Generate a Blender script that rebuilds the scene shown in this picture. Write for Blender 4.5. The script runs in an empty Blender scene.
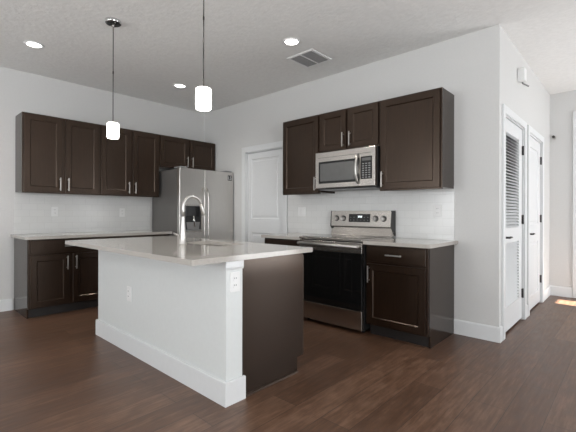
import bpy, bmesh, math, random
from mathutils import Vector, Matrix
PI = math.pi
random.seed(4)
S = bpy.context.scene
COL = S.collection

# ------------------------------------------------------------------ camera
H = 2.743                       # ceiling height
XB = 4.353                      # the corner where the range wall ends
YD = 2.602                      # far wall of the hallway
cam = bpy.data.cameras.new('camera')
cam.sensor_fit = 'HORIZONTAL'
cam.sensor_width = 36.0
cam.lens = 376.17 * 36.0 / 576.0
cam.shift_y = -(216.0 - 213.26) / 576.0
cam.clip_start = 0.05
co = bpy.data.objects.new('camera', cam)
COL.objects.link(co)
co.matrix_world = (Matrix.Translation((5.2116, -3.6157, 1.1085)) @ Matrix.Rotation(math.radians(42.6755), 4, 'Z')
                   @ Matrix.Rotation(PI / 2, 4, 'X') @ Matrix.Rotation(0.0025, 4, 'Z'))
S.camera = co

# ------------------------------------------------------------------ light
S.view_settings.view_transform = 'Standard'
S.view_settings.look = 'None'
S.view_settings.gamma = 1.0
S.view_settings.use_curve_mapping = False
S.view_settings.exposure = 0.22
W = bpy.data.worlds.new('sky')
S.world = W
W.use_nodes = True
W.node_tree.nodes['Background'].inputs['Color'].default_value = (0.72, 0.82, 1.0, 1)
W.node_tree.nodes['Background'].inputs['Strength'].default_value = 1.0

sun = bpy.data.lights.new('sun', 'SUN')
sun.energy = 80.0
sun.angle = 0.009
sun.color = (1.0, 0.95, 0.88)
so = bpy.data.objects.new('sun', sun)
COL.objects.link(so)
so.rotation_euler = Vector((-1.0, 0.0, -0.70)).to_track_quat('-Z', 'Y').to_euler()

def area(name, loc, direction, sx, sy, power, color=(1, 1, 1)):
    l = bpy.data.lights.new(name, 'AREA')
    l.shape = 'RECTANGLE'
    l.size = sx
    l.size_y = sy
    l.energy = power
    l.color = color
    o = bpy.data.objects.new(name, l)
    COL.objects.link(o)
    o.location = loc
    o.rotation_euler = Vector(direction).to_track_quat('-Z', 'Y').to_euler()
    return o

DAY = (0.985, 1.0, 1.0)
XR, YF = 7.3, -7.0              # the room's other two walls, behind the camera
area('window_daylight', (1.9, YF + 0.06, 1.35), (0, 1, 1.1), 1.7, 1.6, 66, DAY)
area('window_daylight', (4.6, YF + 0.06, 1.35), (0, 1, 1.1), 1.7, 1.6, 66, DAY)
area('window_daylight', (XR - 0.06, -3.3, 1.15), (-1, 0, 0.9), 2.5, 2.0, 105, DAY)
area('window_daylight', (XR - 0.06, 1.5, 1.05), (-1, 0, 0.3), 1.6, 2.0, 54, DAY)

# ------------------------------------------------------------------ materials
def new_mat(name):
    m = bpy.data.materials.new(name)
    m.use_nodes = True
    nt = m.node_tree
    return m, nt, nt.nodes['Principled BSDF']

def setp(b, color=None, rough=None, metal=None, spec=None, coat=None):
    if color is not None: b.inputs['Base Color'].default_value = (*color, 1)
    if rough is not None: b.inputs['Roughness'].default_value = rough
    if metal is not None: b.inputs['Metallic'].default_value = metal
    if spec is not None: b.inputs['Specular IOR Level'].default_value = spec
    if coat is not None: b.inputs['Coat Weight'].default_value = coat

def coords(nt, scale=(1, 1, 1), rot=(0, 0, 0), kind='Object'):
    tc = nt.nodes.new('ShaderNodeTexCoord')
    mp = nt.nodes.new('ShaderNodeMapping')
    mp.inputs['Scale'].default_value = scale
    mp.inputs['Rotation'].default_value = rot
    nt.links.new(tc.outputs[kind], mp.inputs['Vector'])
    return mp.outputs['Vector']

def noise(nt, vec, scale, detail=3, rough=0.5):
    n = nt.nodes.new('ShaderNodeTexNoise')
    n.inputs['Scale'].default_value = scale
    n.inputs['Detail'].default_value = detail
    n.inputs['Roughness'].default_value = rough
    nt.links.new(vec, n.inputs['Vector'])
    return n.outputs['Fac']

def ramp(nt, fac, stops):
    r = nt.nodes.new('ShaderNodeValToRGB')
    e = r.color_ramp.elements
    while len(e) < len(stops): e.new(0.5)
    for k, (p, c) in enumerate(stops):
        e[k].position = p
        e[k].color = (*c, 1)
    nt.links.new(fac, r.inputs['Fac'])
    return r.outputs['Color']

def bump(nt, b, height, strength, dist=0.01):
    n = nt.nodes.new('ShaderNodeBump')
    n.inputs['Strength'].default_value = strength
    n.inputs['Distance'].default_value = dist
    nt.links.new(height, n.inputs['Height'])
    nt.links.new(n.outputs['Normal'], b.inputs['Normal'])

def plain(name, color, rough=0.5, metal=0.0, var=0.04, scale=20, bmp=0.0):
    m, nt, b = new_mat(name)
    setp(b, rough=rough, metal=metal)
    f = noise(nt, coords(nt), scale)
    lo = tuple(max(0, c * (1 - var)) for c in color)
    hi = tuple(min(1, c * (1 + var)) for c in color)
    nt.links.new(ramp(nt, f, [(0.3, lo), (0.7, hi)]), b.inputs['Base Color'])
    if bmp: bump(nt, b, f, bmp, 0.003)
    return m

def wood(name, dark, light, axis='Z', rough=0.25, spec=0.5):
    m, nt, b = new_mat(name)
    sc = {'Z': (14, 14, 1.2), 'X': (1.2, 14, 14), 'Y': (14, 1.2, 14)}[axis]
    v = coords(nt, sc)
    f = noise(nt, v, 5.0, 6, 0.62)
    nt.links.new(ramp(nt, f, [(0.25, dark), (0.75, light)]), b.inputs['Base Color'])
    setp(b, rough=rough, spec=spec)
    b.inputs['Specular Tint'].default_value = (1.0, 0.78, 0.64, 1)
    bump(nt, b, f, 0.06, 0.002)
    return m

def emit(name, color, strength):
    m, nt, b = new_mat(name)
    setp(b, color=(0.8, 0.8, 0.8), rough=0.5)
    b.inputs['Emission Color'].default_value = (*color, 1)
    b.inputs['Emission Strength'].default_value = strength
    return m

def steel(name, color, rough, stretch):
    m, nt, b = new_mat(name)
    f = noise(nt, coords(nt, stretch), 6.0, 3, 0.6)
    lo = tuple(c * 0.93 for c in color)
    nt.links.new(ramp(nt, f, [(0.3, lo), (0.7, color)]), b.inputs['Base Color'])
    setp(b, rough=rough, metal=1.0)
    bump(nt, b, f, 0.03, 0.001)
    return m

M = {}
M['wall'] = plain('wall_paint', (0.60, 0.597, 0.588), 0.6, 0, 0.015, 60, 0.04)
M['trim'] = plain('white_trim_paint', (0.69, 0.70, 0.705), 0.38, 0, 0.01, 30)
M['island_white'] = plain('white_island_paint', (0.66, 0.68, 0.675), 0.42, 0, 0.012, 40, 0.03)
M['espresso'] = wood('espresso_wood', (0.0025, 0.0012, 0.0006), (0.0200, 0.0104, 0.0060), 'Z', 0.30, 0.62)
M['espresso_side'] = wood('espresso_side_panel', (0.012, 0.0075, 0.0054), (0.022, 0.0142, 0.0105), 'Z', 0.17)
M['toe'] = plain('dark_toe_kick', (0.012, 0.009, 0.008), 0.5)
M['steel'] = steel('brushed_steel', (0.52, 0.49, 0.46), 0.25, (1, 1, 40))
M['steel_fridge'] = steel('brushed_steel_door', (0.64, 0.62, 0.595), 0.40, (40, 40, 1))
M['nickel'] = steel('satin_nickel', (0.56, 0.54, 0.515), 0.36, (1, 1, 1))
M['chrome'] = steel('polished_chrome', (0.72, 0.72, 0.72), 0.08, (1, 1, 1))
M['fridge_side'] = plain('grey_fridge_side', (0.15, 0.143, 0.137), 0.45, 0.3, 0.05, 200, 0.05)
M['black_glass'] = plain('black_glass', (0.006, 0.006, 0.006), 0.06)
M['black'] = plain('black_plastic', (0.012, 0.012, 0.012), 0.35)
M['mw_window'] = plain('grey_mesh_window', (0.10, 0.10, 0.098), 0.18)
M['white_plastic'] = plain('white_plastic', (0.76, 0.76, 0.755), 0.4, 0, 0.01)
M['bronze'] = plain('dark_hinge_metal', (0.06, 0.058, 0.055), 0.4, 0.8)
M['slot'] = plain('dark_slot', (0.05, 0.05, 0.05), 0.6)
M['grey_metal'] = plain('grey_metal', (0.25, 0.25, 0.25), 0.5, 0.2)
M['vent_dark'] = plain('vent_louvers', (0.24, 0.24, 0.24), 0.6)
M['shade'] = emit('lit_opal_glass', (1.0, 0.95, 0.88), 6.0)
M['lens'] = emit('lit_led_lens', (1.0, 0.97, 0.93), 8.0)
M['digits'] = emit('lit_clock_digits', (0.9, 0.97, 1.0), 1.6)
M['cabinet_inside'] = plain('pale_cabinet_underside', (0.42, 0.33, 0.24), 0.5, 0, 0.08)

def mk_ceiling():
    m, nt, b = new_mat('textured_ceiling_paint')
    setp(b, color=(0.66, 0.655, 0.64), rough=0.8)
    v = coords(nt)
    f = noise(nt, v, 26, 4, 0.55)
    nt.links.new(ramp(nt, f, [(0.3, (0.74, 0.735, 0.72)), (0.7, (0.79, 0.785, 0.77))]), b.inputs['Base Color'])
    bump(nt, b, f, 0.36, 0.014)
    return m
M['ceiling'] = mk_ceiling()

def mk_floor():
    m, nt, b = new_mat('dark_plank_floor')
    v = coords(nt, (1, 1, 1), (0, 0, PI / 2))
    br = nt.nodes.new('ShaderNodeTexBrick')
    br.offset = 0.37
    br.inputs['Scale'].default_value = 1.0
    br.inputs['Brick Width'].default_value = 1.22
    br.inputs['Row Height'].default_value = 0.18
    br.inputs['Mortar Size'].default_value = 0.0018
    br.inputs['Mortar Smooth'].default_value = 0.3
    br.inputs['Bias'].default_value = 0.0
    br.inputs['Color1'].default_value = (0.25, 0.25, 0.25, 1)
    br.inputs['Color2'].default_value = (0.75, 0.75, 0.75, 1)
    br.inputs['Mortar'].default_value = (0.0, 0.0, 0.0, 1)
    nt.links.new(v, br.inputs['Vector'])
    g = noise(nt, coords(nt, (18, 1.3, 1)), 3.0, 7, 0.68)
    g2 = noise(nt, coords(nt, (6, 2.2, 1)), 3.0, 8, 0.72)
    mx = nt.nodes.new('ShaderNodeMix'); mx.data_type = 'FLOAT'
    mx.inputs[0].default_value = 0.66
    nt.links.new(br.outputs['Color'], mx.inputs[2])
    nt.links.new(g, mx.inputs[3])
    mx2 = nt.nodes.new('ShaderNodeMix'); mx2.data_type = 'FLOAT'
    mx2.inputs[0].default_value = 0.35
    nt.links.new(mx.outputs[0], mx2.inputs[2])
    nt.links.new(g2, mx2.inputs[3])
    c = ramp(nt, mx2.outputs[0], [(0.30, (0.034, 0.0150, 0.0075)), (0.5, (0.098, 0.0480, 0.0265)), (0.70, (0.240, 0.140, 0.090))])
    dk = nt.nodes.new('ShaderNodeMix'); dk.data_type = 'RGBA'
    nt.links.new(br.outputs['Fac'], dk.inputs[0])
    nt.links.new(c, dk.inputs[6])
    dk.inputs[7].default_value = (0.032, 0.018, 0.012, 1)
    nt.links.new(dk.outputs[2], b.inputs['Base Color'])
    rr = ramp(nt, g2, [(0.3, (0.33, 0.33, 0.33)), (0.7, (0.47, 0.47, 0.47))])
    nt.links.new(rr, b.inputs['Roughness'])
    b.inputs['Specular IOR Level'].default_value = 0.72
    bump(nt, b, g, 0.05, 0.003)
    return m
M['floor'] = mk_floor()

def mk_quartz():
    m, nt, b = new_mat('pale_quartz')
    f = noise(nt, coords(nt), 90, 4, 0.7)
    f2 = noise(nt, coords(nt), 5, 3, 0.5)
    c1 = ramp(nt, f, [(0.3, (0.38, 0.352, 0.322)), (0.5, (0.42, 0.392, 0.36)), (0.72, (0.46, 0.435, 0.40))])
    nt.links.new(c1, b.inputs['Base Color'])
    setp(b, rough=0.09, spec=0.55)
    return m
M['quartz'] = mk_quartz()

def mk_tile(name, rot):
    m, nt, b = new_mat(name)
    v = coords(nt, (1, 1, 1), rot)
    br = nt.nodes.new('ShaderNodeTexBrick')
    br.offset = 0.5
    br.inputs['Scale'].default_value = 1.0
    br.inputs['Brick Width'].default_value = 0.152
    br.inputs['Row Height'].default_value = 0.076
    br.inputs['Mortar Size'].default_value = 0.0016
    br.inputs['Mortar Smooth'].default_value = 0.3
    br.inputs['Color1'].default_value = (0.66, 0.66, 0.65, 1)
    br.inputs['Color2'].default_value = (0.685, 0.685, 0.675, 1)
    br.inputs['Mortar'].default_value = (0.585, 0.585, 0.575, 1)
    nt.links.new(v, br.inputs['Vector'])
    nt.links.new(br.outputs['Color'], b.inputs['Base Color'])
    setp(b, rough=0.18)
    inv = nt.nodes.new('ShaderNodeMath'); inv.operation = 'SUBTRACT'
    inv.inputs[0].default_value = 1.0
    nt.links.new(br.outputs['Fac'], inv.inputs[1])
    bump(nt, b, inv.outputs[0], 0.4, 0.002)
    return m
M['tile'] = mk_tile('white_subway_tile', (PI / 2, 0, 0))

# ------------------------------------------------------------------ mesh helpers
class MB:
    """Collects shapes for ONE mesh object."""
    def __init__(self):
        self.bm = bmesh.new()
    def _merge(self, t):
        me = bpy.data.meshes.new('tmp')
        t.to_mesh(me)
        t.free()
        self.bm.from_mesh(me)
        bpy.data.meshes.remove(me)
    def box(self, x0, x1, y0, y1, z0, z1, bev=0.0, seg=2):
        t = bmesh.new()
        bmesh.ops.create_cube(t, size=1)
        for v in t.verts:
            v.co = Vector(((x0 + x1) / 2 + v.co.x * (x1 - x0), (y0 + y1) / 2 + v.co.y * (y1 - y0), (z0 + z1) / 2 + v.co.z * (z1 - z0)))
        if bev > 0:
            bmesh.ops.bevel(t, geom=list(t.edges), offset=bev, segments=seg, profile=0.5, affect='EDGES')
        self._merge(t)
        return self
    def cyl(self, p0, p1, r0, r1=None, n=24, bev=0.0):
        r1 = r0 if r1 is None else r1
        p0, p1 = Vector(p0), Vector(p1)
        d = p1 - p0
        q = d.to_track_quat('Z', 'Y').to_matrix()
        a = [self.bm.verts.new(p0 + q @ Vector((r0 * math.cos(2 * PI * k / n), r0 * math.sin(2 * PI * k / n), 0))) for k in range(n)]
        b = [self.bm.verts.new(p1 + q @ Vector((r1 * math.cos(2 * PI * k / n), r1 * math.sin(2 * PI * k / n), 0))) for k in range(n)]
        for k in range(n):
            f = self.bm.faces.new((a[k], a[(k + 1) % n], b[(k + 1) % n], b[k]))
            f.smooth = True
        self.bm.faces.new(list(reversed(a)))
        self.bm.faces.new(b)
        return self
    def lathe(self, prof, n=32, c=(0, 0, 0)):
        c = Vector(c)
        rings = []
        for r, z in prof:
            if r < 1e-6:
                rings.append([self.bm.verts.new(c + Vector((0, 0, z)))])
            else:
                rings.append([self.bm.verts.new(c + Vector((r * math.cos(2 * PI * k / n), r * math.sin(2 * PI * k / n), z))) for k in range(n)])
        for A, B in zip(rings, rings[1:]):
            for k in range(n):
                j = (k + 1) % n
                if len(A) == 1 and len(B) == 1: continue
                if len(A) == 1: f = self.bm.faces.new((A[0], B[j], B[k]))
                elif len(B) == 1: f = self.bm.faces.new((A[k], A[j], B[0]))
                else: f = self.bm.faces.new((A[k], A[j], B[j], B[k]))
                f.smooth = True
        return self
    def tube(self, pts, r, n=14):
        pts = [Vector(p) for p in pts]
        R = r if isinstance(r, (list, tuple)) else [r] * len(pts)
        rings = []
        up = None
        for i, p in enumerate(pts):
            d = (pts[min(i + 1, len(pts) - 1)] - pts[max(i - 1, 0)]).normalized()
            if up is None:
                up = d.orthogonal().normalized()
            up = (up - d * up.dot(d)).normalized()
            s = d.cross(up)
            rings.append([self.bm.verts.new(p + (up * math.cos(2 * PI * k / n) + s * math.sin(2 * PI * k / n)) * R[i]) for k in range(n)])
        for A, B in zip(rings, rings[1:]):
            for k in range(n):
                f = self.bm.faces.new((A[k], A[(k + 1) % n], B[(k + 1) % n], B[k]))
                f.smooth = True
        self.bm.faces.new(list(reversed(rings[0])))
        self.bm.faces.new(rings[-1])
        return self
    def prism(self, poly, axis, a0, a1):
        """poly in the plane across axis: axis 'X' -> (y,z); 'Y' -> (x,z); 'Z' -> (x,y)"""
        def P(u, v, a):
            return {'X': Vector((a, u, v)), 'Y': Vector((u, a, v)), 'Z': Vector((u, v, a))}[axis]
        A = [self.bm.verts.new(P(u, v, a0)) for u, v in poly]
        B = [self.bm.verts.new(P(u, v, a1)) for u, v in poly]
        n = len(poly)
        for k in range(n):
            self.bm.faces.new((A[k], A[(k + 1) % n], B[(k + 1) % n], B[k]))
        self.bm.faces.new(list(reversed(A)))
        self.bm.faces.new(B)
        return self
    def panel_front(self, x0, x1, z0, z1, y, t, fr, rec, bev=0.006):
        """a framed panel facing -Y: front face at y, thickness t, frame width fr, field sunk by rec"""
        v = self.bm.verts.new
        def ring(i, yy):
            return [v((x0 + i, yy, z0 + i)), v((x1 - i, yy, z0 + i)), v((x1 - i, yy, z1 - i)), v((x0 + i, yy, z1 - i))]
        rs = [ring(0, y + t), ring(0, y + 0.002), ring(0.002, y), ring(fr, y), ring(fr + bev, y + rec)]
        for A, B in zip(rs, rs[1:]):
            for k in range(4):
                self.bm.faces.new((A[k], A[(k + 1) % 4], B[(k + 1) % 4], B[k]))
        self.bm.faces.new(rs[-1])
        self.bm.faces.new(list(reversed(rs[0])))
        return self
    def build(self, name, mat, parent=None):
        bmesh.ops.recalc_face_normals(self.bm, faces=self.bm.faces)
        me = bpy.data.meshes.new(name)
        self.bm.to_mesh(me)
        self.bm.free()
        me.materials.append(mat)
        o = bpy.data.objects.new(name, me)
        COL.objects.link(o)
        if parent: o.parent = parent
        return o

def tag(o, label=None, cat=None, group=None, kind=None):
    if label: o['label'] = label
    if cat: o['category'] = cat
    if group: o['group'] = group
    if kind: o['kind'] = kind
    return o

def thing(name, label, cat, loc=(0, 0, 0), rz=0.0, group=None, kind=None):
    o = bpy.data.objects.new(name, None)
    o.empty_display_size = 0.1
    COL.objects.link(o)
    o.location = loc
    o.rotation_euler = (0, 0, rz)
    return tag(o, label, cat, group, kind)

def rounded(x0, x1, y0, y1, r, n=6):
    pts = []
    for cx, cy, a in ((x1 - r, y1 - r, 0), (x0 + r, y1 - r, PI / 2), (x0 + r, y0 + r, PI), (x1 - r, y0 + r, 1.5 * PI)):
        for k in range(n + 1):
            t = a + PI / 2 * k / n
            pts.append((cx + r * math.cos(t), cy + r * math.sin(t)))
    return pts

def copy_tree(o, parent=None):
    c = o.copy()
    COL.objects.link(c)
    if parent: c.parent = parent
    for ch in [k for k in bpy.data.objects if k.parent == o]:
        copy_tree(ch, c)
    return c

WALL_A, WALL_B, ISLAND = PI / 2, 0.0, PI     # which way a unit faces

# ------------------------------------------------------------------ room shell
def struct(name, mb, mat, label, cat):
    return tag(mb.build(name, mat), label, cat, kind='structure')

struct('floor', MB().box(-0.12, XR + 0.12, YF - 0.12, YD + 0.12, -0.10, 0.0), M['floor'],
       'dark brown wood plank floor running through kitchen and hallway', 'floor')
struct('ceiling', MB().box(-0.12, XR + 0.12, YF - 0.12, YD + 0.12, H, H + 0.1), M['ceiling'],
       'light grey orange-peel textured ceiling', 'ceiling')
struct('wall_left', MB().box(-0.12, 0, YF, 0, 0, H), M['wall'], 'pale grey wall behind the long row of dark cabinets and fridge', 'wall')
DX0, DX1, DZ = 1.040, 1.795, 1.99            # pantry door opening
mb = MB().box(-0.12, DX0, 0, 0.12, 0, H).box(DX1, XB, 0, 0.12, 0, H).box(DX0, DX1, 0, 0.12, DZ, H)
struct('wall_back', mb, M['wall'], 'pale grey wall behind the range and microwave', 'wall')
# closet wall with two door openings
C1, C2, CZ = (0.145, 0.962), (1.190, 1.990), 2.005
mb = MB()
for a, b in ((0.12, C1[0]), (C1[1], C2[0]), (C2[1], YD)):
    mb.box(XB - 0.12, XB, a, b, 0, H)
for a, b in (C1, C2):
    mb.box(XB - 0.12, XB, a, b, CZ, H)
struct('wall_right', mb, M['wall'], 'pale wall with the louvered and panelled closet doors', 'wall')
HX0, HX1, HZ = 4.688, 5.55, 2.38
mb = MB().box(XB - 0.9, HX0, YD, YD + 0.12, 0, H).box(HX1, XR, YD, YD + 0.12, 0, H).box(HX0, HX1, YD, YD + 0.12, HZ, H)
struct('wall_hall', mb, M['wall'], 'grey wall at the far end of the hallway', 'wall')
# the two walls behind the camera with their windows
mb = MB()
fx = [(-0.12, 1.05), (2.75, 3.75), (5.45, XR + 0.12)]
for a, b in fx: mb.box(a, b, YF - 0.12, YF, 0, H)
for a, b in ((1.05, 2.75), (3.75, 5.45)):
    mb.box(a, b, YF - 0.12, YF, 0, 0.55).box(a, b, YF - 0.12, YF, 2.15, H)
struct('wall_front', mb, M['wall'], 'pale wall with two windows across the room from the kitchen', 'wall')
SY0, SY1 = 0.70, 2.36
mb = MB().box(XR, XR + 0.12, YF, -4.55, 0, H).box(XR, XR + 0.12, -2.05, SY0, 0, H).box(XR, XR + 0.12, SY1, YD + 0.12, 0, H)
mb.box(XR, XR + 0.12, -4.55, -2.05, 2.15, H).box(XR, XR + 0.12, SY0, SY1, 2.05, H)
struct('wall_side', mb, M['wall'], 'pale wall with wide glass doors facing the closet wall', 'wall')
# closet and pantry backs so that the doors close real rooms
mb = MB().box(XB - 0.9, XB - 0.85, 0.12, YD, 0, H)
struct('wall_closet', mb, M['wall'], 'back wall inside the closet behind the louvered door', 'wall')

def window_frame(name, label, axis, c, a0, a1, z0, z1):
    o = thing(name, label, 'window', kind='structure')
    mb = MB()
    def bx(p0, p1, q0, q1, d0, d1):
        if axis == 'Y': mb.box(p0, p1, c + d0, c + d1, q0, q1, 0.002)
        else: mb.box(c + d0, c + d1, p0, p1, q0, q1, 0.002)
    for s in ((a0, a0 + 0.05), (a1 - 0.05, a1), ((a0 + a1) / 2 - 0.025, (a0 + a1) / 2 + 0.025)):
        bx(s[0], s[1], z0, z1, -0.02, 0.02)
    bx(a0, a1, z0, z0 + 0.05, -0.02, 0.02)
    bx(a0, a1, z1 - 0.05, z1, -0.02, 0.02)
    mb.build('window_frame', M['trim'], o)
    return o
window_frame('window_1', 'left white framed window across the room', 'Y', YF - 0.06, 1.05, 2.75, 0.55, 2.15)
window_frame('window_2', 'right white framed window across the room', 'Y', YF - 0.06, 3.75, 5.45, 0.55, 2.15)
window_frame('window_3', 'wide glass door at the side of the living area', 'X', XR + 0.06, -4.55, -2.05, 0.0, 2.15)
tag(MB().box(XR + 0.13, XR + 3.6, -5.2, 2.07, 2.2, 2.3).build('sun_blocker', M['trim']),  # unseen slab added to block the sun, leaving one strip into the hall
    'white unseen slab added to keep the sun off the glass doors', 'sun blocker', kind='structure')

# baseboards
BH, BT = 0.132, 0.014
def base_profile(mb, axis, c, a0, a1, sgn, h=BH, t=BT):
    prof = [(c, 0), (c + sgn * t, 0), (c + sgn * t, h - 0.012), (c + sgn * t * 0.55, h), (c, h)]
    mb.prism(prof, axis, a0, a1)
    return mb
struct('baseboard_left', base_profile(MB(), 'Y', 0, YF, -2.592, 1), M['trim'], 'white baseboard left of the dark base cabinets', 'baseboard')
mb = base_profile(MB(), 'X', 0, 3.982, XB + BT, -1)
struct('baseboard_back', mb, M['trim'], 'white baseboard right of the range-side cabinet', 'baseboard')
struct('baseboard_pantry', base_profile(MB(), 'X', 0, 0.80, 0.945, -1), M['trim'], 'short white baseboard between fridge and pantry door', 'baseboard')
mb = base_profile(MB(), 'Y', XB, 0.0005, 0.068, 1)
base_profile(mb, 'Y', XB, 1.045, 1.115, 1)
base_profile(mb, 'Y', XB, 2.07, YD, 1)
struct('baseboard_right', mb, M['trim'], 'white baseboard pieces along the closet wall', 'baseboard')
struct('baseboard_hall', base_profile(MB(), 'X', YD, XB + 0.001, HX0 - 0.085, -1), M['trim'], 'white baseboard at the far hallway wall', 'baseboard')

# ------------------------------------------------------------------ doors
def casing(mb, a0, a1, ztop, w, t=0.018):
    """door trim facing -Y in local space, around an opening a0..a1"""
    mb.box(a0 - w, a0 + 0.004, -t, 0.0, 0, ztop + w, 0.003)
    mb.box(a1 - 0.004, a1 + w, -t, 0.0, 0, ztop + w, 0.003)
    mb.box(a0 + 0.004, a1 - 0.004, -t, 0.0, ztop - 0.004, ztop + w, 0.003)
    # jambs
    mb.box(a0, a0 + 0.014, 0.0, 0.115, 0, ztop, 0)
    mb.box(a1 - 0.014, a1, 0.0, 0.115, 0, ztop, 0)
    mb.box(a0, a1, 0.0, 0.115, ztop - 0.014, ztop, 0)
    return mb

def moulded_leaf(x0, x1, z0, z1, y, panels, t=0.035):
    """a moulded door leaf facing -Y whose panels are sunk with a raised field"""
    mb = MB()
    xs0, xs1 = panels[0][0], panels[0][1]
    mb.box(x0, xs0, y, y + t, z0, z1)
    mb.box(xs1, x1, y, y + t, z0, z1)
    zs = sorted([(p[2], p[3]) for p in panels])
    prev = z0
    for a, b in zs:
        mb.box(xs0, xs1, y, y + t, prev, a)
        prev = b
    mb.box(xs0, xs1, y, y + t, prev, z1)
    v = mb.bm.verts.new
    for a, b in zs:
        def ring(i, d):
            return [v((xs0 + i, y + d, a + i)), v((xs1 - i, y + d, a + i)), v((xs1 - i, y + d, b - i)), v((xs0 + i, y + d, b - i))]
        rs = [ring(0, 0), ring(0.008, 0.011), ring(0.028, 0.011), ring(0.042, 0.004)]
        for A, B in zip(rs, rs[1:]):
            for k in range(4):
                mb.bm.faces.new((A[k], A[(k + 1) % 4], B[(k + 1) % 4], B[k]))
        mb.bm.faces.new(rs[-1])
    return mb

def lever(parent, x, z, y, dirx):
    mb = MB()
    mb.cyl((x, y, z), (x, y - 0.009, z), 0.027)
    mb.cyl((x, y - 0.009, z), (x, y - 0.042, z), 0.010)
    mb.tube([(x, y - 0.044, z), (x + dirx * 0.03, y - 0.046, z + 0.002), (x + dirx * 0.07, y - 0.046, z + 0.002), (x + dirx * 0.112, y - 0.043, z - 0.002)], [0.010, 0.010, 0.0085, 0.007])
    return mb.build('door_handle', M['bronze'], parent)

def hinge(parent, x, z, y):
    mb = MB()
    mb.cyl((x, y - 0.010, z - 0.048), (x, y - 0.010, z + 0.048), 0.0075, n=12)
    mb.box(x - 0.016, x + 0.016, y - 0.004, y + 0.002, z - 0.045, z + 0.045)
    return mb.build('hinge', M['bronze'], parent)

# pantry door on the range wall
d = thing('door_1', 'white two-panel pantry door between fridge and range cabinets', 'door', kind='structure')
moulded_leaf(DX0 + 0.018, DX1 - 0.018, 0.012, DZ - 0.018, 0.022,
             [(1.135, 1.690, 1.030, 1.885), (1.135, 1.690, 0.22, 0.830)]).build('door_leaf', M['trim'], d)
casing(MB(), DX0, DX1, DZ, 0.075).build('door_casing', M['trim'], d)

for z in (1.74, 0.93, 0.24): hinge(d, DX1 - 0.016, z, 0.022)

# louvered closet door
d = thing('door_2', 'white louvered closet door nearest the kitchen corner', 'door', (XB, 0, 0), WALL_A, kind='structure')
lx0, lx1 = C1[0] + 0.018, C1[1] - 0.018
px0, px1 = 0.250, 0.815
mb = MB().box(lx0, px0, 0.012, 0.047, 0.02, CZ - 0.018, 0.002).box(px1, lx1, 0.012, 0.047, 0.02, CZ - 0.018, 0.002)
for a, b in ((0.02, 0.245), (0.835, 0.975), (1.865, CZ - 0.018)):
    mb.box(px0, px1, 0.012, 0.047, a, b, 0.001)
mb.build('door_leaf', M['trim'], d)
for nm, za, zb in (('louver_panel', 0.975, 1.865), ('louver_panel', 0.245, 0.835)):
    mb = MB()
    n = int(round((zb - za) / 0.0295))
    for k in range(n):
        z = za + (k + 0.5) * (zb - za) / n
        mb.prism([(0.013, z - 0.0110), (0.017, z - 0.0130), (0.044, z + 0.0090), (0.040, z + 0.0115)], 'X', px0, px1)
    mb.build(nm, M['trim'], d)
casing(MB(), C1[0], C1[1], CZ, 0.066).build('door_casing', M['trim'], d)
lever(d, 0.215, 0.893, 0.012, 1)
for z in (1.77, 1.05, 0.28): hinge(d, C1[1] - 0.016, z, 0.012)

# two-panel closet door
d = thing('door_3', 'white two-panel closet door further down the hallway', 'door', (XB, 0, 0), WALL_A, kind='structure')
moulded_leaf(C2[0] + 0.018, C2[1] - 0.018, 0.02, CZ - 0.018, 0.012,
             [(1.315, 1.862, 0.985, 1.872), (1.315, 1.862, 0.165, 0.785)]).build('door_leaf', M['trim'], d)
casing(MB(), C2[0], C2[1], CZ, 0.066).build('door_casing', M['trim'], d)
lever(d, 1.262, 0.885, 0.012, 1)
for z in (1.77, 1.05, 0.30): hinge(d, C2[1] - 0.016, z, 0.012)

# tall door at the end of the hallway, only its trim edge shows
d = thing('door_4', 'tall white door in the far hallway wall at right edge', 'door', (0, YD, 0), 0, kind='structure')
MB().box(HX0 + 0.018, HX1 - 0.018, 0.012, 0.047, 0.012, HZ - 0.018, 0.002).build('door_leaf', M['trim'], d)
casing(MB(), HX0, HX1, HZ, 0.08).build('door_casing', M['trim'], d)

# ------------------------------------------------------------------ backsplashes
CT0, CT1 = 0.829, 0.860          # countertop slab
UB, UT = 1.328, 2.211            # upper cabinets bottom / top
mb = MB().box(0, 1.637, -0.007, 0, CT1 + 0.001, UB - 0.001)
o = struct('backsplash', mb, M['tile'], 'white subway tile backsplash behind the left counter', 'backsplash')
o.location = (0.0, -2.582, 0); o.rotation_euler = (0, 0, WALL_A)
mb = MB().box(1.885, 3.980, -0.007, 0, CT1 + 0.001, 1.366)
struct('backsplash', mb, M['tile'], 'white subway tile backsplash behind the range', 'backsplash')

# ------------------------------------------------------------------ cabinets
def bar_pull(parent, x, z, y, length, vertical=True):
    """flat bar pull on two posts, its door face at y"""
    mb = MB()
    h = length / 2
    if vertical:
        mb.box(x - 0.006, x + 0.006, y - 0.034, y - 0.025, z - h, z + h, 0.0015)
        for s in (-1, 1): mb.box(x - 0.005, x + 0.005, y - 0.026, y + 0.001, z + s * (h - 0.02) - 0.005, z + s * (h - 0.02) + 0.005)
    else:
        mb.box(x - h, x + h, y - 0.034, y - 0.025, z - 0.006, z + 0.006, 0.0015)
        for s in (-1, 1): mb.box(x + s * (h - 0.02) - 0.005, x + s * (h - 0.02) + 0.005, y - 0.026, y + 0.001, z - 0.005, z + 0.005)
    return mb.build('handle', M['nickel'], parent)

def cab_door(parent, x0, x1, z0, z1, y, hx, hz, hl=0.15):
    o = MB().panel_front(x0, x1, z0, z1, y, 0.019, 0.058, 0.009, 0.008).build('door', M['espresso'], parent)
    if hx is not None: bar_pull(o, hx, hz, y, hl)
    return o

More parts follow.
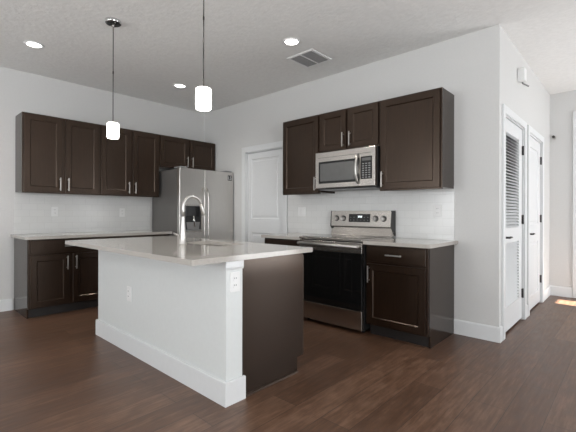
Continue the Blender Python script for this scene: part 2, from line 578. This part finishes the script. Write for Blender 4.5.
def upper_cabinet(label, loc, rz, w, z0, z1, doors, group, depth=0.300):
    """wall cabinet against local y=0, facing -Y; doors 'L' or 'R' (handle side) or 'LR' for a pair"""
    o = thing('wall_cabinet', label, 'cabinet', loc, rz, group)
    MB().box(0.0005, w - 0.0005, -depth + 0.019, -0.001, z0 + 0.012, z1, 0.001).build('carcass', M['espresso_side'], o)
    mb = MB()                                  # face frame around the front
    f = 0.038
    y0, y1 = -depth, -depth + 0.019
    mb.box(0.0005, f, y0, y1, z0, z1).box(w - f, w - 0.0005, y0, y1, z0, z1)
    mb.box(f, w - f, y0, y1, z0, z0 + f).box(f, w - f, y0, y1, z1 - f, z1)
    if doors == 'LR': mb.box(w / 2 - 0.038, w / 2 + 0.038, y0, y1, z0 + f, z1 - f)
    mb.build('face_frame', M['espresso'], o)
    y = -depth - 0.0195
    g, m = 0.014, 0.017
    hz = z0 + 0.035 + 0.075
    if doors == 'LR':
        cab_door(o, g, w / 2 - m, z0 + g, z1 - g, y, w / 2 - m - 0.026, hz)
        cab_door(o, w / 2 + m, w - g, z0 + g, z1 - g, y, w / 2 + m + 0.026, hz)
    elif doors == 'R':
        cab_door(o, g, w - g, z0 + g, z1 - g, y, w - g - 0.026, hz)
    else:
        cab_door(o, g, w - g, z0 + g, z1 - g, y, g + 0.026, hz)
    return o

UA = 'dark wall cabinets on the left wall'
upper_cabinet('tall dark two-door wall cabinet at the far left end of its row', (0, -2.568, 0), WALL_A, 0.812, UB, UT, 'LR', UA)
upper_cabinet('tall dark two-door wall cabinet beside the fridge, behind a lit pendant', (0, -1.756, 0), WALL_A, 0.796, UB, UT, 'LR', UA)
upper_cabinet('short dark two-door wall cabinet above the fridge', (0, -0.960, 0), WALL_A, 0.957, 1.755, UT, 'LR', UA)
UBG = 'dark wall cabinets on the range wall'
upper_cabinet('dark one-door wall cabinet left of the microwave', (2.070, 0, 0), WALL_B, 0.562, UB, UT, 'R', UBG)
upper_cabinet('short dark two-door wall cabinet above the microwave', (2.632, 0, 0), WALL_B, 0.745, 1.772, UT, 'LR', UBG)
upper_cabinet('dark one-door wall cabinet right of the microwave', (3.377, 0, 0), WALL_B, 0.600, UB, UT, 'L', UBG)

def base_cabinet(label, loc, rz, w, doors, group, left_end=False, right_end=False, depth=0.590, top=0.828):
    o = thing('base_cabinet', label, 'cabinet', loc, rz, group)
    yb = -depth
    mb = MB().prism([(-0.002, 0.10), (yb + 0.019, 0.10), (yb + 0.019, top), (-0.002, top)], 'X', 0.0005, w - 0.0005)
    mb.build('carcass', M['espresso'], o)
    MB().box(0.012, w - 0.012, yb + 0.058, yb + 0.075, 0.0, 0.0995).build('toe_kick', M['toe'], o)
    for flag, a, b in ((left_end, 0.0, 0.012), (right_end, w - 0.012, w)):
        mb = MB().prism([(-0.002, 0.0), (yb + 0.040, 0.0), (yb + 0.040, 0.10), (yb + 0.0185, 0.10), (yb + 0.0185, top - 0.0005), (-0.002, top - 0.0005)], 'X',
                        a - (0.004 if flag and a == 0 else 0), b + (0.004 if flag and a > 0 else 0)) if flag else None
        if mb: mb.build('side_panel', M['espresso_side'], o)
    f = 0.038
    y0, y1 = yb, yb + 0.018
    mb = MB().box(0.0005, f, y0, y1, 0.10, top).box(w - f, w - 0.0005, y0, y1, 0.10, top)
    mb.box(f, w - f, y0, y1, 0.10, 0.138).box(f, w - f, y0, y1, top - 0.025, top).box(f, w - f, y0, y1, 0.64, 0.685)
    if doors == 'LR': mb.box(w / 2 - 0.038, w / 2 + 0.038, y0, y1, 0.138, 0.64)
    mb.build('face_frame', M['espresso'], o)
    y = yb - 0.0195
    g, m = 0.016, 0.018
    dr = MB().box(g, w - g, y, y + 0.019, 0.676, top - 0.013, 0.004).build('drawer', M['espresso'], o)
    bar_pull(dr, w / 2, 0.745, y, 0.15, False)
    hz = 0.562
    z0, z1 = 0.112, 0.655
    if doors == 'LR':
        cab_door(o, g, w / 2 - m, z0, z1, y, w / 2 - m - 0.026, hz)
        cab_door(o, w / 2 + m, w - g, z0, z1, y, w / 2 + m + 0.026, hz)
    elif doors == 'R':
        cab_door(o, g, w - g, z0, z1, y, w - g - 0.026, hz)
    else:
        cab_door(o, g, w - g, z0, z1, y, g + 0.026, hz)
    return o

BA = 'dark base cabinets on the left wall'
base_cabinet('dark base cabinet with drawer and two doors at the far left', (0, -2.574, 0), WALL_A, 0.806, 'LR', BA, left_end=True)
base_cabinet('dark base cabinet beside the fridge, mostly behind the island', (0, -1.768, 0), WALL_A, 0.806, 'LR', BA, right_end=True)
BBG = 'dark base cabinets on the range wall'
base_cabinet('dark base cabinet left of the range, behind the island', (2.056, 0, 0), WALL_B, 0.582, 'R', BBG, left_end=True)
base_cabinet('dark base cabinet with drawer and one door right of the range', (3.400, 0, 0), WALL_B, 0.576, 'L', BBG, right_end=True)

def counter(label, loc, rz, x0, x1, r_left, r_right, depth=0.645):
    def corner(cx, cy, r, a):
        return [(cx + r * math.cos(a + PI / 2 * k / 5), cy + r * math.sin(a + PI / 2 * k / 5)) for k in range(6)]
    poly = [(x1, -0.001), (x0, -0.001)]
    poly += corner(x0 + r_left, -depth + r_left, r_left, PI)
    poly += corner(x1 - r_right, -depth + r_right, r_right, 1.5 * PI)
    mb = MB().prism(poly, 'Z', CT0, CT1)
    bmesh.ops.bevel(mb.bm, geom=[e for e in mb.bm.edges if abs(e.verts[0].co.z - e.verts[1].co.z) < 1e-4], offset=0.003, segments=2, affect='EDGES')
    o = tag(mb.build('countertop', M['quartz']), label, 'countertop', 'pale stone countertops')
    o.location = loc; o.rotation_euler = (0, 0, rz)
    return o
counter('pale stone countertop on the left wall base cabinets', (0, -2.574, 0), WALL_A, -0.038, 1.622, 0.03, 0.004)
counter('short pale stone countertop left of the range', (0, 0, 0), 0, 2.040, 2.639, 0.02, 0.002)
counter('pale stone countertop right of the range', (0, 0, 0), 0, 3.399, 4.014, 0.002, 0.03)

# ------------------------------------------------------------------ island
IX0, IX1, IY0, IY1 = 1.613, 3.485, -2.265, -1.575
isl = thing('kitchen_island', 'large island with white half wall and dark cabinet end', 'island', (0, 0, 0))
PW = -2.143
MB().box(IX0, IX1, IY0, PW, 0.0, CT0 - 0.001, 0.002).build('half_wall', M['island_white'], isl)
mb = MB()
t, h = 0.016, 0.137
def ring_profile(off, z): return [(IX0 - off, IY0 - off, z), (IX1 + off, IY0 - off, z), (IX1 + off, PW + off, z), (IX0 - off, PW + off, z)]
# baseboard wraps three sides of the half wall
def bb_piece(mb, x0, x1, y0, y1):
    mb.box(x0, x1, y0, y1, 0, h, 0.004, 1)
yb = PW + 0.014
mb.prism([(IX0 - t, yb), (IX0 - t, IY0 - t), (IX1 + t, IY0 - t), (IX1 + t, yb), (IX1 - 0.001, yb), (IX1 - 0.001, IY0 + 0.001), (IX0 + 0.001, IY0 + 0.001), (IX0 + 0.001, yb)], 'Z', 0, h)
bmesh.ops.bevel(mb.bm, geom=[e for e in mb.bm.edges if min(e.verts[0].co.z, e.verts[1].co.z) > h - 1e-4], offset=0.004, segments=1, affect='EDGES')
mb.build('baseboard', M['trim'], isl)
mb = MB().box(IX1 - 0.008, IX1 + 0.010, IY0 - 0.008, PW + 0.003, 0.790, CT0 - 0.001, 0.003)
mb.prism([(IX1 - 0.008, 0.778), (IX1 + 0.004, 0.778), (IX1 + 0.010, 0.7905), (IX1 - 0.008, 0.7905)], 'Y', IY0 - 0.004, PW + 0.002)
mb.build('capital_trim', M['trim'], isl)
mb = MB().prism([(PW + 0.0005, 0.006), (-1.640, 0.006), (-1.640, 0.105), (-1.578, 0.105), (-1.578, CT0 - 0.001), (PW + 0.0005, CT0 - 0.001)], 'X', IX1 - 0.022, IX1 - 0.006)
mb.build('end_panel', M['espresso_side'], isl)
mb = MB().prism([(IX1 - 0.006, 0.0), (IX1 + 0.006, 0.0), (IX1 + 0.004, 0.009), (IX1 - 0.002, 0.014), (IX1 - 0.006, 0.014)], 'Y', PW + 0.015, -1.640)
mb.build('shoe_molding', M['espresso'], isl)
mb = MB().prism([(PW + 0.001, 0.10), (-1.578, 0.10), (-1.578, CT0 - 0.26), (PW + 0.001, CT0 - 0.26)], 'X', IX0 + 0.016, IX1 - 0.0225)
mb.box(IX0 + 0.016, IX1 - 0.0225, -1.598, -1.578, CT0 - 0.26, CT0 - 0.001)
mb.build('carcass', M['espresso'], isl)
MB().prism([(PW + 0.0005, 0.0), (-1.640, 0.0), (-1.640, 0.105), (-1.578, 0.105), (-1.578, CT0 - 0.001), (PW + 0.0005, CT0 - 0.001)], 'X', IX0, IX0 + 0.0155).build('end_panel', M['espresso_side'], isl)
MB().box(IX0 + 0.016, IX1 - 0.023, -1.652, -1.640, 0, 0.0995).build('toe_kick', M['toe'], isl)
# doors on the working side, facing the range
def far_door(x0, x1):
    mb = MB()
    mb.panel_front(-x1, -x0, 0.112, 0.806, -(-1.578 + 0.0195), 0.019, 0.058, 0.009, 0.008)
    dd = mb
    bmesh.ops.rotate(dd.bm, verts=dd.bm.verts, cent=(0, 0, 0), matrix=Matrix.Rotation(PI, 3, 'Z'))
    return dd
edges = [IX0 + 0.012, 2.070, 2.528, 2.998, IX1 - 0.010]
for k, (a, b) in enumerate(zip(edges, edges[1:])):
    dd = far_door(a + 0.005, b - 0.005).build('door', M['espresso'], isl)
    hx = (b - 0.04) if k % 2 == 0 else (a + 0.04)
    y = -1.5585
    mb = MB().box(hx - 0.006, hx + 0.006, y + 0.025, y + 0.034, 0.62, 0.77, 0.0015)
    for z in (0.64, 0.75): mb.box(hx - 0.005, hx + 0.005, y - 0.001, y + 0.026, z - 0.005, z + 0.005)
    mb.build('handle', M['nickel'], dd)

def outlet(label, loc, rz, decor=True, w=0.072, hh=0.116, group='white wall outlets and switches', parent=None, slots='outlet'):
    """plate facing local -Y, centred on loc"""
    if parent is None:
        o = thing('wall_outlet' if slots == 'outlet' else 'light_switch', label, 'outlet' if slots == 'outlet' else 'switch', loc, rz, group)
    else:
        o = thing('outlet', label, None, loc, rz); o.parent = parent
    MB().box(-w / 2, w / 2, -0.006, 0, -hh / 2, hh / 2, 0.002).build('cover_plate', M['white_plastic'], o)
    n = max(1, int(round(w / 0.07)))
    for i in range(n):
        cx = (i - (n - 1) / 2) * 0.046
        if slots == 'outlet':
            for s in (-1, 1):
                r = MB().prism(rounded(cx - 0.016, cx + 0.016, s * 0.0205 - 0.014, s * 0.0205 + 0.014, 0.006, 3), 'Y', -0.0085, -0.0055)
                r.build('receptacle', M['white_plastic'], o)
                for q in (-0.006, 0.006):
                    MB().box(cx + q - 0.0015, cx + q + 0.0015, -0.0092, -0.0084, s * 0.0205 - 0.002, s * 0.0205 + 0.007).build('slot', M['slot'], o)
        else:
            MB().box(cx - 0.0165, cx + 0.0165, -0.0095, -0.0055, -0.033, 0.033, 0.0015).build('rocker', M['white_plastic'], o)
    return o

outlet('wall_outlet on front', (2.246, IY0, 0.462), 0, parent=isl)['label'] = 'white outlet on the long white face'
outlet('', (IX1, -2.204, 0.705), WALL_A, parent=isl)['label'] = 'white outlet on the white end post'
outlet('white outlet plate on left backsplash near its left end', (0.0075, -2.172, 1.122), WALL_A, group='outlets on the left backsplash')
outlet('white outlet plate on left backsplash nearer the fridge', (0.0075, -1.350, 1.113), WALL_A, group='outlets on the left backsplash')
outlet('white outlet plate on range backsplash right of the range', (3.828, -0.0075, 1.134), 0)
outlet('wide white switch plate on range backsplash near the pantry door', (2.125, -0.0075, 1.128), 0, w=0.118, slots='switch')

# island slab with the sink cut-out
SX0, SX1, SY_0, SY_1 = 2.400, 2.935, -1.905, -1.628
bm = bmesh.new()
outer = rounded(1.475, 3.495, -2.500, -1.480, 0.012, 4)
inner = rounded(SX0, SX1, SY_0, SY_1, 0.07, 6)
es = []
for loop in (outer, inner):
    vs = [bm.verts.new((x, y, CT1)) for x, y in loop]
    es += [bm.edges.new((vs[k], vs[(k + 1) % len(vs)])) for k in range(len(vs))]
bmesh.ops.triangle_fill(bm, use_beauty=True, use_dissolve=False, edges=es)
r = bmesh.ops.extrude_face_region(bm, geom=list(bm.faces))
bmesh.ops.translate(bm, verts=[g for g in r['geom'] if isinstance(g, bmesh.types.BMVert)], vec=(0, 0, CT0 - CT1))
mb = MB(); mb.bm.free(); mb.bm = bm
tag(mb.build('countertop', M['quartz']), 'large pale stone countertop on the island with sink cut into it', 'countertop', 'pale stone countertops')

# sink: two steel bowls under the cut-out
sk = thing('kitchen_sink', 'stainless double-bowl sink set under the island countertop', 'sink', (0, 0, 0))
def bowl(x0, x1, y0, y1):
    mb = MB()
    zt, zb = CT0 - 0.001, CT0 - 0.19
    loops = [rounded(x0 - 0.012, x1 + 0.012, y0 - 0.012, y1 + 0.012, 0.072), rounded(x0, x1, y0, y1, 0.06), rounded(x0 + 0.006, x1 - 0.006, y0 + 0.006, y1 - 0.006, 0.056), rounded(x0 + 0.03, x1 - 0.03, y0 + 0.03, y1 - 0.03, 0.05)]
    zs = [zt, zt, zb + 0.03, zb]
    rs = [[mb.bm.verts.new((x, y, z)) for x, y in L] for L, z in zip(loops, zs)]
    for A, B in zip(rs, rs[1:]):
        for k in range(len(A)):
            f = mb.bm.faces.new((A[k], A[(k + 1) % len(A)], B[(k + 1) % len(A)], B[k])); f.smooth = True
    mb.bm.faces.new(rs[-1])
    o = mb.build('bowl', M['nickel'], sk)
    cx, cy = (x0 + x1) / 2, (y0 + y1) / 2
    MB().lathe([(0, 0.003), (0.03, 0.003), (0.042, 0.004), (0.046, 0.001), (0.046, 0)], 24, (cx, cy, zb)).build('drain', M['chrome'], o)
bowl(SX0 + 0.001, 2.660, SY_0 + 0.001, SY_1 - 0.001)
bowl(2.684, SX1 - 0.001, SY_0 + 0.001, SY_1 - 0.001)

# faucet
fa = thing('kitchen_faucet', 'tall satin gooseneck faucet standing behind the island sink', 'faucet', (2.565, -1.978, CT1))
mb = MB().lathe([(0, 0.0), (0.030, 0.0), (0.030, 0.006), (0.026, 0.012), (0.0235, 0.05), (0.021, 0.10), (0.0165, 0.16), (0.0135, 0.20), (0.0135, 0.22)], 28)
mb.build('body', M['nickel'], fa)
pts = [(0, 0, 0.215), (0, 0, 0.27)]
R = 0.086
for k in range(13):
    a = PI - PI * 0.93 * k / 12
    pts.append((0, R + R * math.cos(a), 0.298 + R * math.sin(a)))
MB().tube(pts, 0.0125, 18).build('spout', M['nickel'], fa)
e = Vector(pts[-1]); dirn = (Vector(pts[-1]) - Vector(pts[-2])).normalized()
mb = MB().tube([e - dirn * 0.005, e + dirn * 0.02, e + dirn * 0.06, e + dirn * 0.085, e + dirn * 0.09], [0.0135, 0.0155, 0.0185, 0.0175, 0.013], 18)
mb.build('spray_head', M['nickel'], fa)
mb = MB().cyl((0, 0, 0.062), (-0.040, 0, 0.062), 0.015, 0.014)
mb.tube([(-0.040, 0, 0.062), (-0.062, -0.004, 0.066), (-0.098, -0.012, 0.078), (-0.118, -0.016, 0.085)], [0.012, 0.010, 0.0075, 0.006])
mb.build('lever', M['nickel'], fa)

# ------------------------------------------------------------------ range
RX0, RX1 = 2.6405, 3.3975
rg = thing('kitchen_range', 'stainless electric range with black oven door between dark cabinets', 'range', (RX0, 0, 0))
w = RX1 - RX0
MB().box(0.002, w - 0.002, -0.618, -0.012, 0.035, 0.848, 0.002).build('body', M['black'], rg)
for x in (0.05, w - 0.05):
    for y in (-0.55, -0.08): MB().cyl((x, y, 0), (x, y, 0.036), 0.017, n=14).build('foot', M['black'], rg)
ck = MB().box(0.0, w, -0.655, -0.075, 0.849, 0.872, 0.004).build('cooktop_frame', M['steel'], rg)
MB().box(0.018, w - 0.018, -0.625, -0.085, 0.8718, 0.8745, 0.001).build('cooktop_glass', M['black_glass'], rg)
def flat_ring(mb, cx, cy, r, z):
    mb.lathe([(r - 0.003, z), (r - 0.003, z + 0.0003), (r, z + 0.0003), (r, z)], 40, (cx, cy, 0))
for cx, cy, r in ((0.20, -0.47, 0.105), (0.56, -0.47, 0.085), (0.20, -0.21, 0.08), (0.56, -0.21, 0.10)):
    mb = MB()
    flat_ring(mb, cx, cy, r, 0.8745)
    mb.build('burner_ring', M['grey_metal'], rg)
od = MB().box(0.003, w - 0.003, -0.655, -0.620, 0.222, 0.742, 0.004).build('oven_door', M['black_glass'], rg)
MB().box(0.003, w - 0.003, -0.657, -0.621, 0.7425, 0.838, 0.004).build('door_top_strip', M['steel'], od)
MB().box(0.11, w - 0.11, -0.6565, -0.654, 0.33, 0.68, 0.001).build('oven_window', M['black_glass'], od)
mb = MB().tube([(0.02, -0.700, 0.805), (w / 2, -0.706, 0.805), (w - 0.02, -0.700, 0.805)], 0.0135, 16)
for x in (0.045, w - 0.045): mb.box(x - 0.012, x + 0.012, -0.700, -0.654, 0.794, 0.816, 0.003)
mb.build('handle', M['nickel'], od)
MB().box(0.003, w - 0.003, -0.655, -0.619, 0.040, 0.214, 0.005).build('storage_drawer', M['steel'], rg)
# back guard: sloped riser below, control panel above with a black strip as the shadow between them
MB().prism([(-0.012, 0.8725), (-0.100, 0.8725), (-0.075, 0.955), (-0.012, 0.955)], 'X', 0.004, w - 0.004).build('back_riser', M['steel'], rg)
bgp = MB().prism([(-0.014, 0.945), (-0.016, 1.136), (-0.088, 1.136), (-0.104, 0.970), (-0.088, 0.962)], 'X', 0.0, w).build('control_panel', M['steel'], rg)
MB().box(0.0, w, -0.0745, -0.0125, 0.9555, 0.9615).build('gap_shadow_strip', M['black'], rg)
for x0 in (-0.0015, w - 0.0065):
    MB().prism([(-0.012, 0.8725), (-0.105, 0.960), (-0.107, 0.972), (-0.090, 1.139), (-0.012, 1.139)], 'X', x0, x0 + 0.008).build('end_cap', M['black'], rg)
def on_panel(z): return -0.088 - (1.136 - z) * (0.016 / 0.166)
z = 1.055
for x in (0.078, 0.172, 0.575, 0.668):
    y = on_panel(z)
    kb = MB().cyl((x, y + 0.002, z), (x, y - 0.006, z - 0.0006), 0.030, n=28).build('knob', M['black'], rg)
    mb = MB().cyl((x, y - 0.006, z), (x, y - 0.032, z - 0.003), 0.024, 0.021, n=28)
    mb.box(x - 0.004, x + 0.004, y - 0.036, y - 0.030, z - 0.022, z + 0.019, 0.001)
    mb.build('knob_grip', M['nickel'], kb)
dp = MB().prism([(on_panel(1.015) + 0.002, 1.015), (on_panel(1.015) - 0.0015, 1.015), (on_panel(1.103) - 0.0015, 1.103), (on_panel(1.103) + 0.002, 1.103)], 'X', 0.243, 0.510).build('display', M['black_glass'], rg)
for k, x in enumerate((0.362, 0.374, 0.390, 0.402)):
    mb = MB()
    for zz in (1.067, 1.077): mb.box(x, x + 0.002, on_panel(zz) - 0.0025, on_panel(zz) - 0.001, zz - 0.0055, zz + 0.0055)
    mb.box(x, x + 0.008, on_panel(1.08) - 0.0025, on_panel(1.08) - 0.001, 1.081, 1.083)
    mb.box(x + 0.006, x + 0.008, on_panel(1.072) - 0.0025, on_panel(1.072) - 0.001, 1.063, 1.083)
    mb.build('clock_digit', M['digits'], dp)
for i in range(6):
    for j in range(2):
        if 2 <= i <= 3 and j == 1: continue
        x = 0.262 + i * 0.043; zz = 1.036 + j * 0.03
        MB().box(x, x + 0.010, on_panel(zz) - 0.0022, on_panel(zz) - 0.001, zz - 0.002, zz + 0.002).build('button', M['grey_metal'], dp)

# ------------------------------------------------------------------ microwave
mw = thing('microwave', 'stainless over-range microwave mounted under the short cabinet', 'microwave', (2.6355, 0, 1.366))
w, hh = 0.738, 0.402
MB().box(0, w, -0.345, -0.008, 0, hh, 0.003).build('body', M['black'], mw)
dr = MB().box(0.002, w - 0.002, -0.384, -0.3455, 0.012, hh - 0.004, 0.005).build('front_frame', M['steel'], mw)
MB().box(0.050, 0.555, -0.3865, -0.3835, 0.062, 0.296, 0.002).build('window_border', M['black_glass'], mw)
MB().box(0.072, 0.520, -0.3885, -0.386, 0.085, 0.274, 0.002).build('window', M['mw_window'], mw)
MB().box(0.045, w - 0.05, -0.3855, -0.3835, 0.338, 0.341).build('vent_line', M['slot'], mw)
mb = MB()
pts = []
for k in range(11):
    t = k / 10
    pts.append((0.545, -0.386 - 0.045 * math.sin(PI * t) ** 0.6 if 0 < t < 1 else -0.386, 0.045 + 0.285 * t))
MB().tube(pts, 0.0125, 14).build('handle', M['nickel'], mw)
cp = MB().box(0.578, 0.703, -0.3865, -0.3835, 0.082, 0.305, 0.002).build('control_panel', M['black_glass'], mw)
MB().box(0.592, 0.690, -0.3875, -0.3862, 0.262, 0.292, 0.0005).build('display', M['mw_window'], cp)
for i in range(3):
    for j in range(7):
        MB().box(0.594 + i * 0.035, 0.594 + i * 0.035 + 0.022, -0.3878, -0.3862, 0.094 + j * 0.0225, 0.094 + j * 0.0225 + 0.010).build('button', M['grey_metal'], cp)
MB().box(0.03, w - 0.03, -0.330, -0.06, -0.006, 0.001).build('underside_grille', M['grey_metal'], mw)

# ------------------------------------------------------------------ refrigerator
FY0, FW = -0.926, 0.905
fr = thing('refrigerator', 'stainless side-by-side refrigerator with dispenser in the corner', 'refrigerator', (0, FY0, 0), WALL_A)
MB().box(0.004, FW - 0.004, -0.715, -0.03, 0.02, 1.700, 0.006).build('cabinet_body', M['fridge_side'], fr)
for x in (0.06, FW - 0.06):
    for y in (-0.66, -0.09): MB().cyl((x, y, 0), (x, y, 0.022), 0.02, n=14).build('foot', M['black'], fr)
MB().box(0.02, FW - 0.02, -0.725, -0.7155, 0.02, 0.095, 0.002).build('toe_grille', M['black'], fr)
sp = 0.392
def fridge_door(x0, x1):
    mb = MB()
    z0, z1 = 0.10, 1.712
    r = 0.010
    poly = [(x1 - 0.001, -0.7165), (x0 + 0.001, -0.7165)]
    poly += [(x0, -0.735)] + [(x0 + r - r * math.cos(a), -0.778 + r - r * math.sin(a)) for a in (0.0, 0.4, 0.8, 1.2, PI / 2)]
    poly += [(x1 - r + r * math.sin(a), -0.778 + r - r * math.cos(a)) for a in (0.0, 0.4, 0.8, 1.2, PI / 2)] + [(x1, -0.735)]
    mb.prism(poly, 'Z', z0, z1)
    return mb.build('door', M['steel_fridge'], fr)
dl = fridge_door(0.0, sp - 0.003)
drr = fridge_door(sp + 0.003, FW)
def fridge_handle(parent, x):
    pts = []
    for k in range(17):
        t = k / 16
        zz = 0.70 + 0.75 * t
        bow = 0.050 * min(1.0, math.sin(PI * t) * 4.0)
        pts.append((x, -0.780 - bow, zz))
    MB().tube(pts, 0.0125, 14).build('handle', M['nickel'], parent)
fridge_handle(dl, sp - 0.032)
fridge_handle(drr, sp + 0.034)
MB().box(0.068, 0.345, -0.7815, -0.7765, 0.850, 1.220, 0.004).build('dispenser_bezel', M['steel'], dl)
ds = MB().box(0.082, 0.330, -0.784, -0.781, 0.870, 1.205, 0.002).build('dispenser', M['black'], dl)
MB().box(0.090, 0.322, -0.788, -0.7835, 1.065, 1.197, 0.002).build('dispenser_panel', M['black_glass'], ds)
mb = MB()
mb.prism([(0.10, 0.985), (0.312, 0.985), (0.295, 0.885), (0.115, 0.885)], 'Y', -0.7855, -0.7838)
mb.build('dispenser_well', M['grey_metal'], ds)
MB().tube([(0.205, -0.790, 1.065), (0.213, -0.800, 1.0), (0.222, -0.792, 0.92)], 0.013, 10).build('dispenser_paddle', M['chrome'], ds)
MB().box(0.095, 0.318, -0.797, -0.7838, 0.872, 0.884, 0.002).build('drip_tray', M['grey_metal'], ds)
bd = MB().box(0.800, 0.876, -0.7795, -0.7775, 1.592, 1.668, 0.001).build('badge', M['black'], drr)
mb = MB().box(0.810, 0.818, -0.7803, -0.7793, 1.605, 1.655).box(0.818, 0.834, -0.7803, -0.7793, 1.605, 1.612)
mb.box(0.844, 0.851, -0.7803, -0.7793, 1.605, 1.655).box(0.851, 0.867, -0.7803, -0.7793, 1.605, 1.612).box(0.860, 0.867, -0.7803, -0.7793, 1.612, 1.634).box(0.851, 0.867, -0.7803, -0.7793, 1.648, 1.655)
mb.build('badge_mark', M['white_plastic'], bd)
for x in (0.02, FW - 0.13):
    MB().box(x, x + 0.11, -0.770, -0.60, 1.7125, 1.735, 0.006).build('hinge_cover', M['grey_metal'], fr)
o = MB().box(0.03, FW - 0.03, -0.60, -0.04, 1.7005, 1.7045).build('top_panel', M['fridge_side'], fr)

# ------------------------------------------------------------------ pendants
def pendant(label, x, y):
    o = thing('pendant_light', label, 'pendant light', (x, y, H), 0, 'pendants over the island')
    MB().lathe([(0, 0), (0.064, 0), (0.064, -0.022), (0.060, -0.025), (0.0, -0.025)], 40).build('canopy', M['chrome'], o)
    MB().lathe([(0, -0.0245), (0.057, -0.0245), (0.057, -0.0262), (0, -0.0262)], 40).build('canopy_plate', M['bronze'], o)
    mb = MB().lathe([(0, -0.026), (0.011, -0.027), (0.010, -0.045), (0.005, -0.055), (0, -0.055)], 18)
    mb.build('canopy_collar', M['nickel'], o)
    for s in (-1, 1): MB().lathe([(0, -0.0255), (0.006, -0.027), (0.005, -0.032), (0, -0.033)], 12, (s * 0.038, 0.0, 0)).build('canopy_screw', M['nickel'], o)
    mb = MB().cyl((0, 0, -0.05), (0, 0, -0.44), 0.0036, n=12).cyl((0, 0, -0.44), (0, 0, -0.862), 0.0036, n=12)
    mb.cyl((0, 0, -0.43), (0, 0, -0.45), 0.0055, n=12)
    mb.build('stem', M['bronze'], o)
    MB().lathe([(0, -0.858), (0.016, -0.860), (0.018, -0.871), (0, -0.871)], 20).build('socket_cap', M['nickel'], o)
    MB().lathe([(0, -0.870), (0.040, -0.870), (0.0460, -0.874), (0.0475, -0.882), (0.0475, -0.988), (0.045, -0.998), (0.039, -1.001), (0, -1.001)], 40).build('lamp_shade', M['shade'], o)
    return o
pendant('lit white cylinder pendant in front of dark cabinets, chrome canopy visible', 1.943, -2.272)
pendant('lit white cylinder pendant over the faucet end of the island, canopy not visible', 3.265, -2.272)

# ------------------------------------------------------------------ recessed lights, vent
def downlight(label, x, y):
    o = thing('ceiling_light', label, 'ceiling light', (x, y, H), 0, 'recessed ceiling lights')
    MB().lathe([(0.062, -0.003), (0.066, -0.007), (0.082, -0.006), (0.086, 0.0), (0.062, 0.0)], 40).build('trim_ring', M['white_plastic'], o)
    MB().lathe([(0, -0.005), (0.055, -0.005), (0.063, -0.002), (0, -0.002)], 36).build('lens', M['lens'], o)
    l = bpy.data.lights.new('downlight_beam', 'SPOT')
    l.energy = 30
    l.spot_size = math.radians(140)
    l.spot_blend = 0.9
    l.shadow_soft_size = 0.055
    l.color = (1.0, 0.96, 0.90)
    lo = bpy.data.objects.new('downlight_beam', l)
    COL.objects.link(lo)
    lo.parent = o
    lo.location = (0, 0, -0.02)
    return o
downlight('lit recessed ceiling light above the far left cabinets', 0.914, -2.604)
downlight('lit recessed ceiling light in front of the fridge', 0.912, -1.005)
downlight('lit recessed ceiling light beside the ceiling vent', 2.805, -0.962)
downlight('lit recessed ceiling light added unseen over the near end of the island', 2.805, -2.604)  # assumed fourth of the grid, out of view, added for its light

vt = thing('ceiling_vent', 'white ceiling air vent with two grey louvre panels', 'vent', (2.682, -0.546, H))
mb = MB()
for a in ((-0.172, 0.172, -0.168, -0.142), (-0.172, 0.172, 0.142, 0.168), (-0.172, -0.142, -0.142, 0.142), (0.142, 0.172, -0.142, 0.142), (-0.009, 0.009, -0.142, 0.142)):
    mb.box(a[0], a[1], a[2], a[3], -0.010, 0.0, 0.002)
mb.build('frame', M['white_plastic'], vt)
for s in (-1, 1):
    x0, x1 = (-0.142, -0.009) if s < 0 else (0.009, 0.142)
    mb = MB().box(x0, x1, -0.142, 0.142, -0.0015, 0.0)
    for k in range(14):
        y = -0.136 + k * 0.0205
        mb.prism([(y, -0.002), (y + 0.003, -0.001), (y + 0.014, -0.010), (y + 0.011, -0.011)], 'X', x0, x1)
    mb.build('louver_panel', M['vent_dark'], vt)

# ------------------------------------------------------------------ small wall things
o = thing('door_chime', 'small white box mounted high on wall above louvered door', 'chime', (XB, 0.70, 2.485), WALL_A)
MB().box(-0.045, 0.045, -0.065, 0, -0.062, 0.062, 0.006).build('housing', M['white_plastic'], o)
MB().tube([(0.03, -0.030, -0.062), (0.035, -0.035, -0.075), (0.085, -0.075, -0.098)], 0.008, 10).build('arm', M['grey_metal'], o)
o = thing('wall_hook', 'small dark knob sticking out high on far hallway wall', 'hook', (4.402, YD, 2.145))
MB().cyl((0, 0, 0), (0, -0.010, 0), 0.022).build('base_plate', M['nickel'], o)
mb = MB().cyl((0, -0.010, 0), (0.0, -0.045, 0.004), 0.011).cyl((0, -0.045, 0.004), (0.0, -0.066, 0.006), 0.018, 0.016)
mb.build('knob', M['bronze'], o)
